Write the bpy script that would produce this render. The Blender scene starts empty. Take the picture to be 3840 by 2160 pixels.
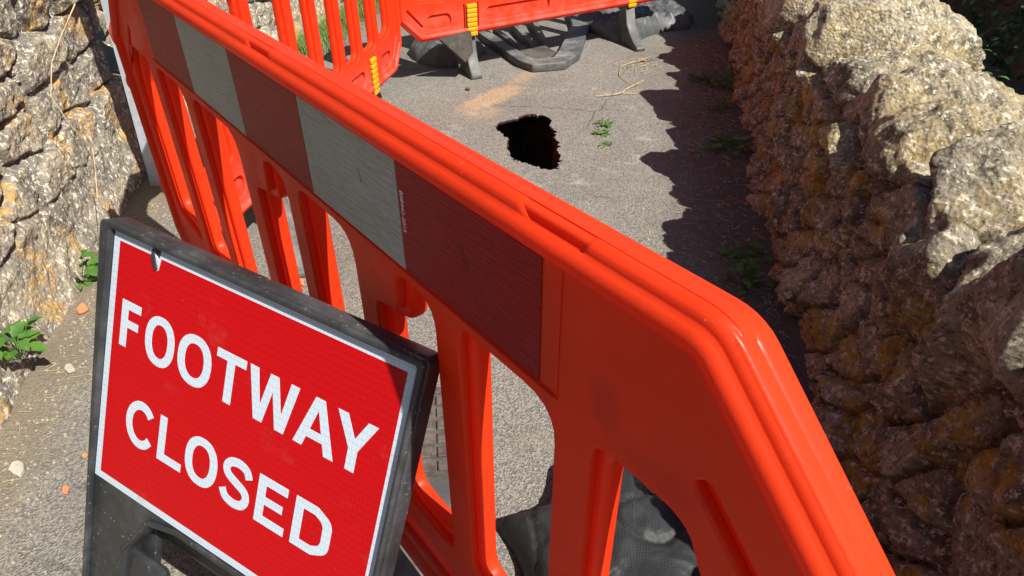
import bpy, bmesh, math, random
import numpy as np
from mathutils import Vector, Matrix, noise as mnoise
random.seed(7); rng = np.random.default_rng(7)
SC = bpy.context.scene
COL = SC.collection
# ------------------------------------------------------------------ camera
cd = bpy.data.cameras.new("camera"); cam = bpy.data.objects.new("camera", cd); COL.objects.link(cam)
cd.sensor_width = 36.0; cd.lens = 24.43; cd.clip_start = 0.02; cd.clip_end = 500
R = Matrix(((0.619247, -0.454086, 0.640578), (0.785188, 0.362017, -0.502418), (-0.003759, 0.814094, 0.580720)))
cam.matrix_world = Matrix.Translation((0, -0.34, 1.38)) @ R.to_4x4()
SC.camera = cam
# ------------------------------------------------------------------ light
SUN = Vector((0.84, 0.13, 1.0)).normalized()
w = bpy.data.worlds.new("World"); SC.world = w; w.use_nodes = True
nt = w.node_tree; nt.nodes.clear()
sky = nt.nodes.new("ShaderNodeTexSky"); sky.sky_type = 'NISHITA'; sky.sun_disc = False
sky.sun_elevation = math.asin(SUN.z); sky.sun_rotation = math.atan2(SUN.x, SUN.y)
bg = nt.nodes.new("ShaderNodeBackground"); bg.inputs[1].default_value = 0.052
wo = nt.nodes.new("ShaderNodeOutputWorld")
nt.links.new(sky.outputs[0], bg.inputs[0]); nt.links.new(bg.outputs[0], wo.inputs[0])
sl = bpy.data.lights.new("sun", 'SUN'); sl.energy = 5.0; sl.angle = math.radians(0.5); sl.color = (1.0, 0.95, 0.87)
so = bpy.data.objects.new("sun", sl); COL.objects.link(so)
so.rotation_euler = SUN.to_track_quat('Z', 'Y').to_euler(); so.location = (3, 2, 6)
SC.view_settings.view_transform = 'Standard'; SC.view_settings.look = 'None'
SC.view_settings.exposure = 0.85; SC.view_settings.gamma = 1
# ------------------------------------------------------------------ frame of the path: UU runs up the path, NR points to the right wall
NR = Vector((0.7507, 0.6606, 0)); UU = Vector((-0.6606, 0.7507, 0))
def AN(a, n, z=0.0): return UU * a + NR * n + Vector((0, 0, z))
# ------------------------------------------------------------------ tagging
def tag(o, label=None, cat=None, group=None, kind=None):
    if label: o['label'] = label
    if cat: o['category'] = cat
    if group: o['group'] = group
    if kind: o['kind'] = kind
    return o
def empty(name, loc=(0, 0, 0), rz=0, **k):
    o = bpy.data.objects.new(name, None); COL.objects.link(o); o.location = loc; o.rotation_euler = (0, 0, rz)
    o.empty_display_size = 0.1
    return tag(o, **k)
def mk(name, me, mat=None, parent=None, smooth=False, loc=None):
    o = bpy.data.objects.new(name, me); COL.objects.link(o)
    if mat: me.materials.clear(); me.materials.append(mat)
    if parent: o.parent = parent
    if loc is not None: o.location = loc
    if smooth:
        for p in me.polygons: p.use_smooth = True
    return o
def bm_me(bm, name):
    me = bpy.data.meshes.new(name); bm.normal_update(); bm.to_mesh(me); bm.free(); return me
def auto(o, ang=35):
    for p in o.data.polygons: p.use_smooth = True
    try: o.data.set_sharp_from_angle(angle=math.radians(ang))
    except Exception: pass
    return o
# ------------------------------------------------------------------ node helpers
def mat(name):
    m = bpy.data.materials.new(name); m.use_nodes = True; t = m.node_tree
    b = t.nodes['Principled BSDF']; return m, t, b
class N:
    def __init__(s, t): s.t = t
    def new(s, ty, **k):
        n = s.t.nodes.new(ty)
        for a, v in k.items(): setattr(n, a, v)
        return n
    def L(s, a, b): s.t.links.new(a, b)
    def put(s, sock, v):
        if hasattr(v, 'links') or hasattr(v, 'is_linked'): s.L(v, sock)
        else: sock.default_value = v
    def co(s, kind='Object'): return s.new('ShaderNodeTexCoord').outputs[kind]
    def mapp(s, v, sc=(1, 1, 1), loc=(0, 0, 0), rot=(0, 0, 0)):
        n = s.new('ShaderNodeMapping'); s.L(v, n.inputs[0]); n.inputs['Scale'].default_value = sc
        n.inputs['Location'].default_value = loc; n.inputs['Rotation'].default_value = rot; return n.outputs[0]
    def noise(s, v, scale, detail=4, rough=.55, dist=0, out=0):
        n = s.new('ShaderNodeTexNoise'); s.L(v, n.inputs['Vector']); n.inputs['Scale'].default_value = scale
        n.inputs['Detail'].default_value = detail; n.inputs['Roughness'].default_value = rough; n.inputs['Distortion'].default_value = dist
        return n.outputs[out]
    def vor(s, v, scale, feature='F1', out='Distance', rand=1):
        n = s.new('ShaderNodeTexVoronoi', feature=feature); s.L(v, n.inputs['Vector']); n.inputs['Scale'].default_value = scale
        n.inputs['Randomness'].default_value = rand; return n.outputs[out]
    def rng(s, v, a, b, c=0., d=1., smooth=True):
        n = s.new('ShaderNodeMapRange', interpolation_type='SMOOTHSTEP' if smooth else 'LINEAR')
        s.L(v, n.inputs[0]); n.inputs[1].default_value = a; n.inputs[2].default_value = b; n.inputs[3].default_value = c; n.inputs[4].default_value = d
        return n.outputs[0]
    def math(s, op, a, b=0.):
        n = s.new('ShaderNodeMath', operation=op); s.put(n.inputs[0], a); s.put(n.inputs[1], b); return n.outputs[0]
    def mix(s, f, a, b, bt='MIX'):
        n = s.new('ShaderNodeMix', data_type='RGBA', blend_type=bt); s.put(n.inputs[0], f)
        s.put(n.inputs[6], a if not isinstance(a, tuple) else (*a, 1)); s.put(n.inputs[7], b if not isinstance(b, tuple) else (*b, 1)); return n.outputs[2]
    def bump(s, h, strength, dist, normal=None):
        n = s.new('ShaderNodeBump'); s.L(h, n.inputs['Height']); n.inputs['Strength'].default_value = strength
        n.inputs['Distance'].default_value = dist
        if normal: s.L(normal, n.inputs['Normal'])
        return n.outputs[0]
    def attr(s, name):
        n = s.new('ShaderNodeAttribute'); n.attribute_name = name; return n.outputs['Fac']
    def ell(s, v, cx, cy, rx, ry, ang=0., soft=.5, wob=None, z=0):
        """mask of an ellipse in object xy, 1 inside"""
        m = s.mapp(v, loc=(-cx, -cy, 0)); m = s.mapp(m, rot=(0, 0, -ang)); m = s.mapp(m, sc=(1 / rx, 1 / ry, 0))
        n = s.new('ShaderNodeVectorMath', operation='LENGTH'); s.L(m, n.inputs[0]); d = n.outputs['Value']
        if wob is not None: d = s.math('ADD', d, wob)
        return s.rng(d, 1 - soft, 1 + soft, 1, 0), d

# ------------------------------------------------------------------ materials
def M_plastic(name, col, rough=.36, dust=0.0, trans=.35, scr=1.0, tcol=(.95, .006, .003)):
    m, t, b = mat(name); n = N(t); v = n.co()
    big = n.noise(v, 3.5, 4, .6); fine = n.noise(n.mapp(v, (9, 9, 9)), 30, 3)
    c = n.mix(n.rng(big, .35, .75), col, tuple(x * .86 for x in col))
    dirt = n.rng(n.noise(v, 14, 6, .7), .6, .78)
    c = n.mix(n.math('MULTIPLY', dirt, .08), c, (.22, .16, .12))
    if dust:
        sep = n.new('ShaderNodeSeparateXYZ'); n.L(v, sep.inputs[0])
        lo = n.math('MULTIPLY', n.rng(sep.outputs[2], .42, .17), n.rng(n.noise(v, 9, 6, .7), .3, .7))
        c = n.mix(n.math('MULTIPLY', lo, dust), c, (.42, .30, .24))
    sp = n.rng(n.noise(v, 190, 2, .5), .74, .78)
    c = n.mix(n.math('MULTIPLY', sp, .45 * scr), c, (.65, .5, .45))
    if dust:
        scf = n.math('MULTIPLY', n.rng(n.noise(n.mapp(v, (4, 30, 55), (1, 2, 3), (0, .35, 0)), 4, 5, .75), .64, .70), n.rng(n.noise(v, 6, 3), .52, .62))
        c = n.mix(n.math('MULTIPLY', scf, .35), c, (.75, .35, .25))
        s3_ = n.new('ShaderNodeSeparateXYZ'); n.L(v, s3_.inputs[0]); cb = n.new('ShaderNodeCombineXYZ'); n.L(s3_.outputs[0], cb.inputs[0]); n.L(s3_.outputs[2], cb.inputs[1])
        for ex, ez, rx, rz, f_ in ((1.80, .935, .016, .026, .35), (1.87, .90, .05, .016, .2), (1.72, .90, .012, .06, .2)):
            m_, _ = n.ell(cb.outputs[0], ex, ez, rx, rz, 0, .6, n.math('MULTIPLY', n.math('SUBTRACT', n.noise(v, 40, 4), .5), .8)); c = n.mix(n.math('MULTIPLY', m_, f_), c, (.25, .04, .025))
        stk = n.rng(n.noise(n.mapp(v, (2.2, 1, 110)), 5, 4, .6), .55, .70); c = n.mix(n.math('MULTIPLY', stk, .22), c, (.42, .03, .012))
        c = n.mix(n.math('MULTIPLY', n.rng(n.noise(n.mapp(v, (1, 1, 3)), 5, 7, .75), .55, .72), .22), c, (.20, .07, .045))
    n.L(c, b.inputs['Base Color'])
    n.L(n.rng(n.noise(v, 8, 5, .65), .3, .75, rough - .07, rough + .2), b.inputs['Roughness'])
    b.inputs['Specular IOR Level'].default_value = .24
    sc = n.noise(n.mapp(v, (3, 60, 60)), 6, 4, .6)
    n.L(n.bump(n.math('ADD', n.math('MULTIPLY', sc, .6), n.math('MULTIPLY', fine, .4)), .12, .0015), b.inputs['Normal'])
    if trans:
        tr = n.new('ShaderNodeBsdfTranslucent'); tr.inputs[0].default_value = (*tcol, 1); mx = n.new('ShaderNodeMixShader'); mx.inputs[0].default_value = trans
        out = t.nodes['Material Output']; n.L(b.outputs[0], mx.inputs[1]); n.L(tr.outputs[0], mx.inputs[2]); n.L(mx.outputs[0], out.inputs[0])
    return m
ORANGE = M_plastic('orange_red_plastic', (.90, .060, .013), .36, .5, .42)
YEL = M_plastic('yellow_plastic', (.70, .33, .01), .4, 0, .1, tcol=(.7, .3, .01))
def M_rubber(name, col=(.035, .037, .037), rough=.5, grey=(.15, .15, .145), amt=.5):
    m, t, b = mat(name); n = N(t); v = n.co()
    c = n.mix(n.math('MULTIPLY', n.rng(n.noise(v, 6, 7, .7), .42, .72), amt), col, grey)
    c = n.mix(n.math('MULTIPLY', n.rng(n.noise(v, 120, 3, .6), .66, .74), .8), c, (.3, .29, .27))
    n.L(c, b.inputs['Base Color']); n.L(n.rng(n.noise(v, 12, 4), .3, .7, rough - .12, rough + .15), b.inputs['Roughness'])
    n.L(n.bump(n.noise(v, 160, 4, .6), .25, .001), b.inputs['Normal'])
    return m
BLACK = M_rubber('black_sign_plastic', (.022, .024, .026), .42, (.10, .105, .11), .55)
FOOTM = M_rubber('grey_recycled_rubber', (.06, .06, .058), .6, (.20, .195, .18), .9)
FOOTD = M_rubber('dark_recycled_rubber', (.045, .04, .033), .65, (.13, .11, .08), .8)
def M_asphalt():
    m, t, b = mat('worn_asphalt'); n = N(t); v = n.co()
    cell = n.vor(v, 210, out='Color'); sepc = n.new('ShaderNodeSeparateColor'); n.L(cell, sepc.inputs[0]); r = sepc.outputs[0]
    base = n.mix(n.rng(n.noise(v, 1.3, 5, .6), .3, .7), (.175, .165, .148), (.235, .222, .198))
    c = n.mix(n.rng(r, .1, .9), n.mix(.6, base, (.060, .057, .050)), n.mix(.25, base, (.40, .37, .31)))
    spk = n.rng(n.vor(n.mapp(v, loc=(3, 1, 0)), 95), .13, .08)          # pale exposed chippings
    pick = n.rng(n.noise(v, 70, 2), .52, .6)
    c = n.mix(n.math('MULTIPLY', spk, pick), c, (.62, .58, .48))
    dk = n.rng(n.vor(n.mapp(v, loc=(7, 5, 0)), 60), .10, .05)
    c = n.mix(n.math('MULTIPLY', dk, .6), c, (.05, .048, .045))
    c = n.mix(n.math('MULTIPLY', n.rng(n.noise(v, 9, 6, .7), .5, .78), .5), c, (.30, .26, .19))   # dust
    # dark soil, needles and moss collected along the foot of the right wall
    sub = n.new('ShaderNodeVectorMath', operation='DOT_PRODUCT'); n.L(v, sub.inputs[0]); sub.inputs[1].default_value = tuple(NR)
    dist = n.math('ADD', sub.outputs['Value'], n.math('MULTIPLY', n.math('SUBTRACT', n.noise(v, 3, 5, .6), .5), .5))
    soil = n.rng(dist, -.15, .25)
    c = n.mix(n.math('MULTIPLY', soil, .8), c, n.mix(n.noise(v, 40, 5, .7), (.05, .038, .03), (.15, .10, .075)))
    sub2 = n.new('ShaderNodeVectorMath', operation='DOT_PRODUCT'); n.L(v, sub2.inputs[0]); sub2.inputs[1].default_value = (.48, .877, 0)
    d2 = n.math('ADD', sub2.outputs['Value'], n.math('MULTIPLY', n.math('SUBTRACT', n.noise(v, 4, 6, .65), .5), .35))
    c = n.mix(n.math('MULTIPLY', n.rng(d2, -1.20, -1.38), .75), c, n.mix(n.noise(v, 50, 5, .7), (.10, .075, .05), (.30, .24, .16)))
    c = n.mix(n.math('MULTIPLY', n.rng(n.noise(v, 2.2, 6, .7), .45, .7), .35), c, (.10, .092, .078))
    ck = n.vor(n.mapp(n.mix(.12, v, n.noise(v, 5, 5, .7, out=1)), (1, 1, 0)), 1.15, 'DISTANCE_TO_EDGE')
    crack = n.math('MULTIPLY', n.rng(ck, .006, .001), n.rng(n.noise(v, 1.6, 3), .45, .6)); c = n.mix(n.math('MULTIPLY', crack, .7), c, (.03, .028, .025))
    # sandy spill and faded chalk ring
    wob = n.math('MULTIPLY', n.math('SUBTRACT', n.noise(v, 16, 8, .85), .5), 2.0)
    s1, _ = n.ell(v, -3.02, 1.90, .25, .085, 1.82, .30, wob); s2, _ = n.ell(v, -3.20, 2.32, .22, .05, 1.9, .5, wob); s3, _ = n.ell(v, -2.88, 1.72, .10, .09, 1.8, .5, wob)
    sd = n.math('MAXIMUM', n.math('MAXIMUM', s1, n.math('MULTIPLY', s2, .6)), n.math('MULTIPLY', s3, .55))
    sd = n.math('MULTIPLY', sd, n.rng(n.noise(v, 120, 4, .8), .38, .60))
    c = n.mix(n.math('MULTIPLY', sd, .9), c, n.mix(n.noise(v, 230, 2), (.42, .24, .11), (.58, .38, .20)))
    _, d = n.ell(v, -2.48, 1.86, .62, .48, 2.1, .5)
    ring = n.math('MULTIPLY', n.rng(d, .84, .95), n.rng(d, 1.16, 1.03))
    ring = n.math('MULTIPLY', ring, n.rng(n.noise(v, 11, 5, .7), .5, .66)); ring = n.math('MULTIPLY', ring, n.rng(n.noise(v, 120, 3, .8), .35, .6))
    c = n.mix(n.math('MULTIPLY', ring, .5), c, (.5, .5, .48))
    c = n.mix(.10, c, (.11, .095, .088)); n.L(c, b.inputs['Base Color']); b.inputs['Roughness'].default_value = .9; b.inputs['Specular IOR Level'].default_value = .2
    h = n.math('ADD', n.math('MULTIPLY', n.vor(v, 210), .6), n.math('MULTIPLY', n.noise(v, 60, 5, .7), 1.0))
    n.L(n.bump(h, .8, .006), b.inputs['Normal'])
    return m
ASPH = M_asphalt()
def M_stone(name, warm=0.0, stonecol=((.36, .33, .27), (.50, .45, .35), (.27, .25, .23)), mortar=(.20, .19, .17), lich=(.62, .34, .06), lamt=.8, red=(.20, .11, .075), pit=1.0):
    m, t, b = mat(name); n = N(t); v = n.co(); sid = n.attr('stone'); gap = n.attr('gap'); low = n.attr('low')
    a, bb, cc = stonecol
    c = n.mix(n.rng(sid, .2, .8), a, bb)
    c = n.mix(n.rng(n.noise(v, 5, 6, .65), .4, .7), c, cc)
    if warm:   # browner patches, fading out on the coping
        wf = n.math('MULTIPLY', n.rng(n.noise(n.mapp(v, loc=(4, 2, 1)), 2.6, 6, .7), .32, .62), n.math('SUBTRACT', 1.0, low))
        c = n.mix(n.math('MULTIPLY', wf, warm), c, red)
    c = n.mix(n.math('MULTIPLY', gap, .8), c, mortar)
    c = n.mix(n.math('MULTIPLY', n.rng(n.noise(n.mapp(v, loc=(5, 3, 8)), 6.5, 7, .7), .46, .62), .6), c, tuple(x * .45 for x in cc))
    # black crust and pits
    c = n.mix(n.math('MULTIPLY', n.rng(n.noise(v, 26, 8, .75), .50, .62), .75 * pit), c, (.06, .055, .045))
    c = n.mix(n.math('MULTIPLY', n.rng(n.noise(v, 80, 5, .8), .54, .62), .7 * pit), c, (.04, .036, .03))
    # pale crystals
    c = n.mix(n.math('MULTIPLY', n.rng(n.noise(n.mapp(v, loc=(9, 9, 9)), 48, 6, .8), .53, .60), .8), c, (.74, .69, .54))
    l = n.math('MULTIPLY', n.rng(n.noise(n.mapp(v, loc=(2, 7, 3)), 4.5, 3, .55), .49 if warm else .52, .57 if warm else .60), n.rng(n.noise(v, 38, 6, .8), .45, .55))
    lc = n.mix(n.noise(v, 30, 3), lich, tuple(x * .72 for x in lich))
    l = n.math('MULTIPLY', l, n.rng(low, .2, .8, 1, .35) if warm else 1.0)
    c = n.mix(n.math('MULTIPLY', l, lamt), c, lc)
    n.L(c, b.inputs['Base Color']); b.inputs['Roughness'].default_value = .92; b.inputs['Specular IOR Level'].default_value = .2
    h = n.math('ADD', n.math('MULTIPLY', n.noise(v, 24, 10, .72), 1.0), n.math('MULTIPLY', n.vor(v, 85), .35))
    n.L(n.bump(h, .9 if warm else .7, .022 if warm else .016), b.inputs['Normal'])
    return m
WALLR = M_stone('lichen_ragstone', .62, ((.40, .33, .22), (.48, .41, .28), (.27, .24, .19)), (.09, .07, .052), (.46, .28, .015), .80, (.21, .15, .095))
WALLL = M_stone('grey_rubble_stone', .0, ((.25, .22, .175), (.34, .29, .21), (.19, .17, .145)), (.145, .135, .12), (.55, .31, .06), .75, pit=.6)
def simple(name, c1, c2, scale=20, rough=.7, bump=.0, spec=.3, metal=0):
    m, t, b = mat(name); n = N(t); v = n.co()
    n.L(n.mix(n.rng(n.noise(v, scale, 5, .6), .3, .7), c1, c2), b.inputs['Base Color'])
    b.inputs['Roughness'].default_value = rough; b.inputs['Specular IOR Level'].default_value = spec; b.inputs['Metallic'].default_value = metal
    if bump: n.L(n.bump(n.noise(v, scale * 4, 5, .7), bump, .003), b.inputs['Normal'])
    return m
def M_leaf(name, c1, c2, tr=.4):
    m, t, b = mat(name); n = N(t); v = n.co()
    c = n.mix(n.rng(n.noise(v, 25, 3), .3, .7), c1, c2); n.L(c, b.inputs['Base Color']); b.inputs['Roughness'].default_value = .5
    trn = n.new('ShaderNodeBsdfTranslucent'); n.L(c, trn.inputs[0]); mx = n.new('ShaderNodeMixShader'); mx.inputs[0].default_value = tr
    out = t.nodes['Material Output']; n.L(b.outputs[0], mx.inputs[1]); n.L(trn.outputs[0], mx.inputs[2]); n.L(mx.outputs[0], out.inputs[0]); return m
LEAF = M_leaf('weed_leaf', (.06, .16, .03), (.12, .26, .04)); IVY = M_leaf('ivy_leaf', (.02, .06, .018), (.05, .12, .03), .25)
GRASSM = M_leaf('grass_blade', (.10, .24, .04), (.30, .34, .12)); STRAW = simple('dry_straw', (.52, .42, .24), (.34, .26, .14), 30)
SOIL = simple('dark_soil', (.05, .03, .02), (.09, .055, .035), 12, .95, .8)
HSOIL = simple('hole_soil', (.10, .05, .035), (.035, .02, .015), 14, .95, 1)
TERRA = simple('terracotta', (.60, .22, .10), (.50, .17, .08), 30, .85, .3)
PEB = simple('pale_grit', (.36, .32, .25), (.22, .20, .16), 60, .85, .4)
DRYLEAF = simple('brown_dead_leaf', (.30, .12, .04), (.20, .09, .04), 30)
CREAM = simple('cream_dead_leaf', (.72, .58, .32), (.60, .44, .20), 20, .6)
TWIG = simple('dry_twig', (.50, .38, .22), (.36, .26, .15), 30)
STONEW = simple('white_limestone', (.50, .47, .39), (.34, .32, .26), 30, .9, .8)
def M_galv():
    m, t, b = mat('galvanised_steel'); n = N(t); v = n.co()
    cell = n.vor(v, 45, out='Color'); sp = n.new('ShaderNodeSeparateColor'); n.L(cell, sp.inputs[0])
    c = n.mix(sp.outputs[0], (.44, .50, .55), (.52, .58, .63)); c = n.mix(n.math('MULTIPLY', n.rng(n.noise(v, 12, 6, .7), .5, .75), .5), c, (.33, .36, .38))
    n.L(c, b.inputs['Base Color']); b.inputs['Metallic'].default_value = .35; b.inputs['Roughness'].default_value = .55; return m
GALV = M_galv()
def M_strip(name, col, dirt, stretch=(4, 1, 46)):
    m, t, b = mat(name); n = N(t); v = n.co()
    wr = n.noise(n.mapp(v, stretch), 7, 7, .65, .7)
    blo = n.rng(n.noise(n.mapp(v, (3, 1, 5)), 2.3, 5, .7), .38, .72)
    c = n.mix(n.math('MULTIPLY', blo, .55), col, dirt)
    c = n.mix(n.math('MULTIPLY', n.rng(wr, .5, .66), .35), c, tuple(x * .55 for x in col))
    s3_ = n.new('ShaderNodeSeparateXYZ'); n.L(v, s3_.inputs[0]); cb = n.new('ShaderNodeCombineXYZ'); n.L(s3_.outputs[0], cb.inputs[0]); n.L(s3_.outputs[2], cb.inputs[1])
    for ex, ez, rx, rz, an in ((1.585, .985, .005, .018, .35), (1.17, .935, .004, .015, .2), (1.36, .99, .003, .012, .3), (.52, .96, .004, .014, .3)):
        m_, _ = n.ell(cb.outputs[0], ex, ez, rx, rz, an, .35, n.math('MULTIPLY', n.math('SUBTRACT', n.noise(v, 90, 4), .5), .9)); c = n.mix(n.math('MULTIPLY', m_, .6), c, tuple(x * .35 for x in col))
    n.L(c, b.inputs['Base Color']); b.inputs['Roughness'].default_value = .42; b.inputs['Specular IOR Level'].default_value = .3
    n.L(n.bump(wr, 1.0, .008), b.inputs['Normal']); return m
SRED = M_strip('wrinkled_red_reflective_film', (.42, .004, .009), (.28, .035, .03)); SWHT = M_strip('dull_white_reflective_film', (.50, .52, .49), (.36, .37, .33))
def M_sign(name, col, line, scale=150, dirt=(.3, .15, .12), damt=.18):
    m, t, b = mat(name); n = N(t); v = n.co()
    hx = n.vor(n.mapp(v, (1, .62, 1)), scale, 'DISTANCE_TO_EDGE', rand=.25)
    c = n.mix(n.rng(hx, .10, .03), col, line)
    c = n.mix(n.math('MULTIPLY', n.rng(n.noise(v, 9, 7, .75), .56, .75), damt), c, dirt)
    sp = n.rng(n.noise(v, 120, 4, .7), .70, .74); c = n.mix(n.math('MULTIPLY', sp, .35), c, (.55, .4, .36))
    n.L(c, b.inputs['Base Color']); b.inputs['Roughness'].default_value = .45; b.inputs['Specular IOR Level'].default_value = .15
    n.L(n.bump(n.rng(hx, .0, .12), .2, .0006), b.inputs['Normal']); return m
SIGNR = M_sign('red_honeycomb_reflective', (.44, .002, .005), (.33, .002, .004)); SIGNW = M_sign('white_honeycomb_reflective', (.48, .55, .62), (.38, .46, .54), 150, (.3, .28, .24), .75)
LETW = M_sign('white_letter_reflective', (.50, .57, .65), (.40, .48, .56), 150, (.4, .4, .4), .2)
def M_bag():
    m, t, b = mat('black_woven_polypropylene'); n = N(t); v = n.co()
    wv = n.new('ShaderNodeTexChecker'); n.L(v, wv.inputs[0]); wv.inputs['Scale'].default_value = 260
    c = n.mix(n.math('MULTIPLY', n.rng(n.noise(v, 7, 7, .7), .42, .75), .25), (.016, .019, .020), (.05, .05, .049))
    c = n.mix(n.math('MULTIPLY', wv.outputs['Fac'], .18), c, (.10, .10, .10))
    c = n.mix(n.math('MULTIPLY', n.rng(n.noise(v, 60, 5, .8), .66, .74), .6), c, (.4, .38, .34))
    n.L(c, b.inputs['Base Color']); b.inputs['Roughness'].default_value = .55
    h = n.math('ADD', n.noise(v, 22, 6, .6), n.math('MULTIPLY', wv.outputs['Fac'], .06)); n.L(n.bump(h, .35, .003), b.inputs['Normal']); b.inputs['Specular IOR Level'].default_value = .25; return m
BAG = M_bag()
BAGG = M_rubber('smooth_charcoal_vinyl', (.055, .058, .06), .55, (.13, .135, .135), .7)

# ------------------------------------------------------------------ numpy noise
_H = rng.random(65536)
def _h(i, j, s=0): return _H[((i * 73856093) ^ (j * 19349663) ^ (s * 83492791)) & 65535]
def vnoise(x, y, s=0):
    xi = np.floor(x).astype(np.int64); yi = np.floor(y).astype(np.int64); fx = x - xi; fy = y - yi
    fx = fx * fx * (3 - 2 * fx); fy = fy * fy * (3 - 2 * fy)
    a = _h(xi, yi, s); b = _h(xi + 1, yi, s); c = _h(xi, yi + 1, s); d = _h(xi + 1, yi + 1, s)
    return (a + (b - a) * fx) * (1 - fy) + (c + (d - c) * fx) * fy - .5
def fbm(x, y, oct=5, s=0, g=.5):
    r = 0; a = 1; f = 1
    for k in range(oct): r = r + a * vnoise(x * f + k * 17.3, y * f + k * 9.1, s + k); a *= g; f *= 2.03
    return r
def cells(x, y, sx, sy, s=0, jit=.8):
    """worley: distances in real units; returns F1,F2,id rand, dx,dy from seed"""
    u = x / sx; v = y / sy; vi = np.floor(v).astype(np.int64)
    F1 = np.full(x.shape, 9.); F2 = np.full(x.shape, 9.); ID = np.zeros(x.shape); ID2 = np.zeros(x.shape); ID3 = np.zeros(x.shape); DX = np.zeros(x.shape); DY = np.zeros(x.shape)
    for dj in (-1, 0, 1):
        j = vi + dj; off = (j % 2) * .5; ui = np.floor(u - off).astype(np.int64)
        for di in (-1, 0, 1):
            i = ui + di
            cx = i + off + .5 + (_h(i, j, s) - .5) * jit; cy = j + .5 + (_h(i, j, s + 1) - .5) * jit * .8
            dx = (u - cx) * sx; dy = (v - cy) * sy
            # superellipse distance gives squarer stones
            d = (np.abs(dx / sx) ** 2.6 + np.abs(dy / sy) ** 2.6) ** (1 / 2.6) * math.sqrt(sx * sy)
            nearer = d < F1; F2 = np.where(nearer, F1, np.minimum(F2, d))
            F1 = np.where(nearer, d, F1); ID = np.where(nearer, _h(i, j, s + 2), ID); ID2 = np.where(nearer, _h(i, j, s + 3), ID2); ID3 = np.where(nearer, _h(i, j, s + 4), ID3)
            DX = np.where(nearer, dx, DX); DY = np.where(nearer, dy, DY)
    return F1, F2, ID, ID2, ID3, DX, DY
def sm(x, a, b): t = np.clip((x - a) / (b - a), 0, 1); return t * t * (3 - 2 * t)
def grid_mesh(name, P, attrs, flip=False):
    na, nb = P.shape[:2]; me = bpy.data.meshes.new(name)
    idx = np.arange(na * nb).reshape(na, nb)
    q = np.stack([idx[:-1, :-1], idx[1:, :-1], idx[1:, 1:], idx[:-1, 1:]], -1).reshape(-1, 4)
    if flip: q = q[:, ::-1]
    me.vertices.add(na * nb); me.vertices.foreach_set('co', P.reshape(-1).astype(np.float32))
    me.loops.add(q.size); me.loops.foreach_set('vertex_index', q.reshape(-1).astype(np.int32))
    me.polygons.add(len(q)); me.polygons.foreach_set('loop_start', np.arange(0, q.size, 4, dtype=np.int32))
    me.polygons.foreach_set('use_smooth', np.ones(len(q), dtype=bool))
    me.update(calc_edges=True)
    for k, v in attrs.items():
        at = me.attributes.new(k, 'FLOAT', 'POINT'); at.data.foreach_set('value', v.reshape(-1).astype(np.float32))
    me.validate(); return me
def resample(prof, step):
    prof = np.array(prof, float); d = np.r_[0, np.cumsum(np.linalg.norm(np.diff(prof, axis=0), axis=1))]
    n = int(d[-1] / step) + 1; s = np.linspace(0, d[-1], n)
    return s, np.stack([np.interp(s, d, prof[:, k]) for k in (0, 1)], 1)

# ================================================================== STRUCTURE: ground with a real hole
HOLE = [(-2.685, 1.661), (-2.705, 1.719), (-2.703, 1.816), (-2.708, 1.888), (-2.697, 1.92), (-2.665, 1.925), (-2.634, 1.954), (-2.583, 1.94), (-2.505, 1.886), (-2.449, 1.858), (-2.392, 1.811), (-2.336, 1.782), (-2.288, 1.738), (-2.235, 1.711), (-2.181, 1.661), (-2.142, 1.621), (-2.122, 1.582), (-2.131, 1.55), (-2.166, 1.533), (-2.22, 1.524), (-2.261, 1.506), (-2.298, 1.494), (-2.339, 1.491), (-2.392, 1.516), (-2.475, 1.578), (-2.542, 1.624), (-2.596, 1.635), (-2.645, 1.638)]
def jag(poly, n=5, amp=.011):
    out = []
    for i, p in enumerate(poly):
        q = poly[(i + 1) % len(poly)]
        for k in range(n):
            f = k / n; out.append((p[0] + (q[0] - p[0]) * f + random.uniform(-amp, amp), p[1] + (q[1] - p[1]) * f + random.uniform(-amp, amp)))
    return out
hp = jag(HOLE)
hc = Vector((-2.43, 1.71, 0))
def fill_curve(polys, name, extrude=0., bevel=0., res=2, offset=0., z=0.):
    cu = bpy.data.curves.new(name, 'CURVE'); cu.dimensions = '2D'; cu.fill_mode = 'BOTH'; cu.extrude = extrude
    cu.bevel_depth = bevel; cu.bevel_resolution = res; cu.offset = offset
    for P in polys:
        s = cu.splines.new('POLY'); s.points.add(len(P) - 1); s.use_cyclic_u = True
        for i, p in enumerate(P): s.points[i].co = (p[0], p[1], 0, 1)
    o = bpy.data.objects.new(name, cu); COL.objects.link(o)
    dg = bpy.context.evaluated_depsgraph_get(); dg.update()
    me = bpy.data.meshes.new_from_object(o.evaluated_get(dg)); bpy.data.objects.remove(o); bpy.data.curves.remove(cu)
    return me
gme = fill_curve([[(-60, -60), (60, -60), (60, 60), (-60, 60)], hp], 'path')
ground = mk('path', gme, ASPH); tag(ground, kind='structure')
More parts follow.
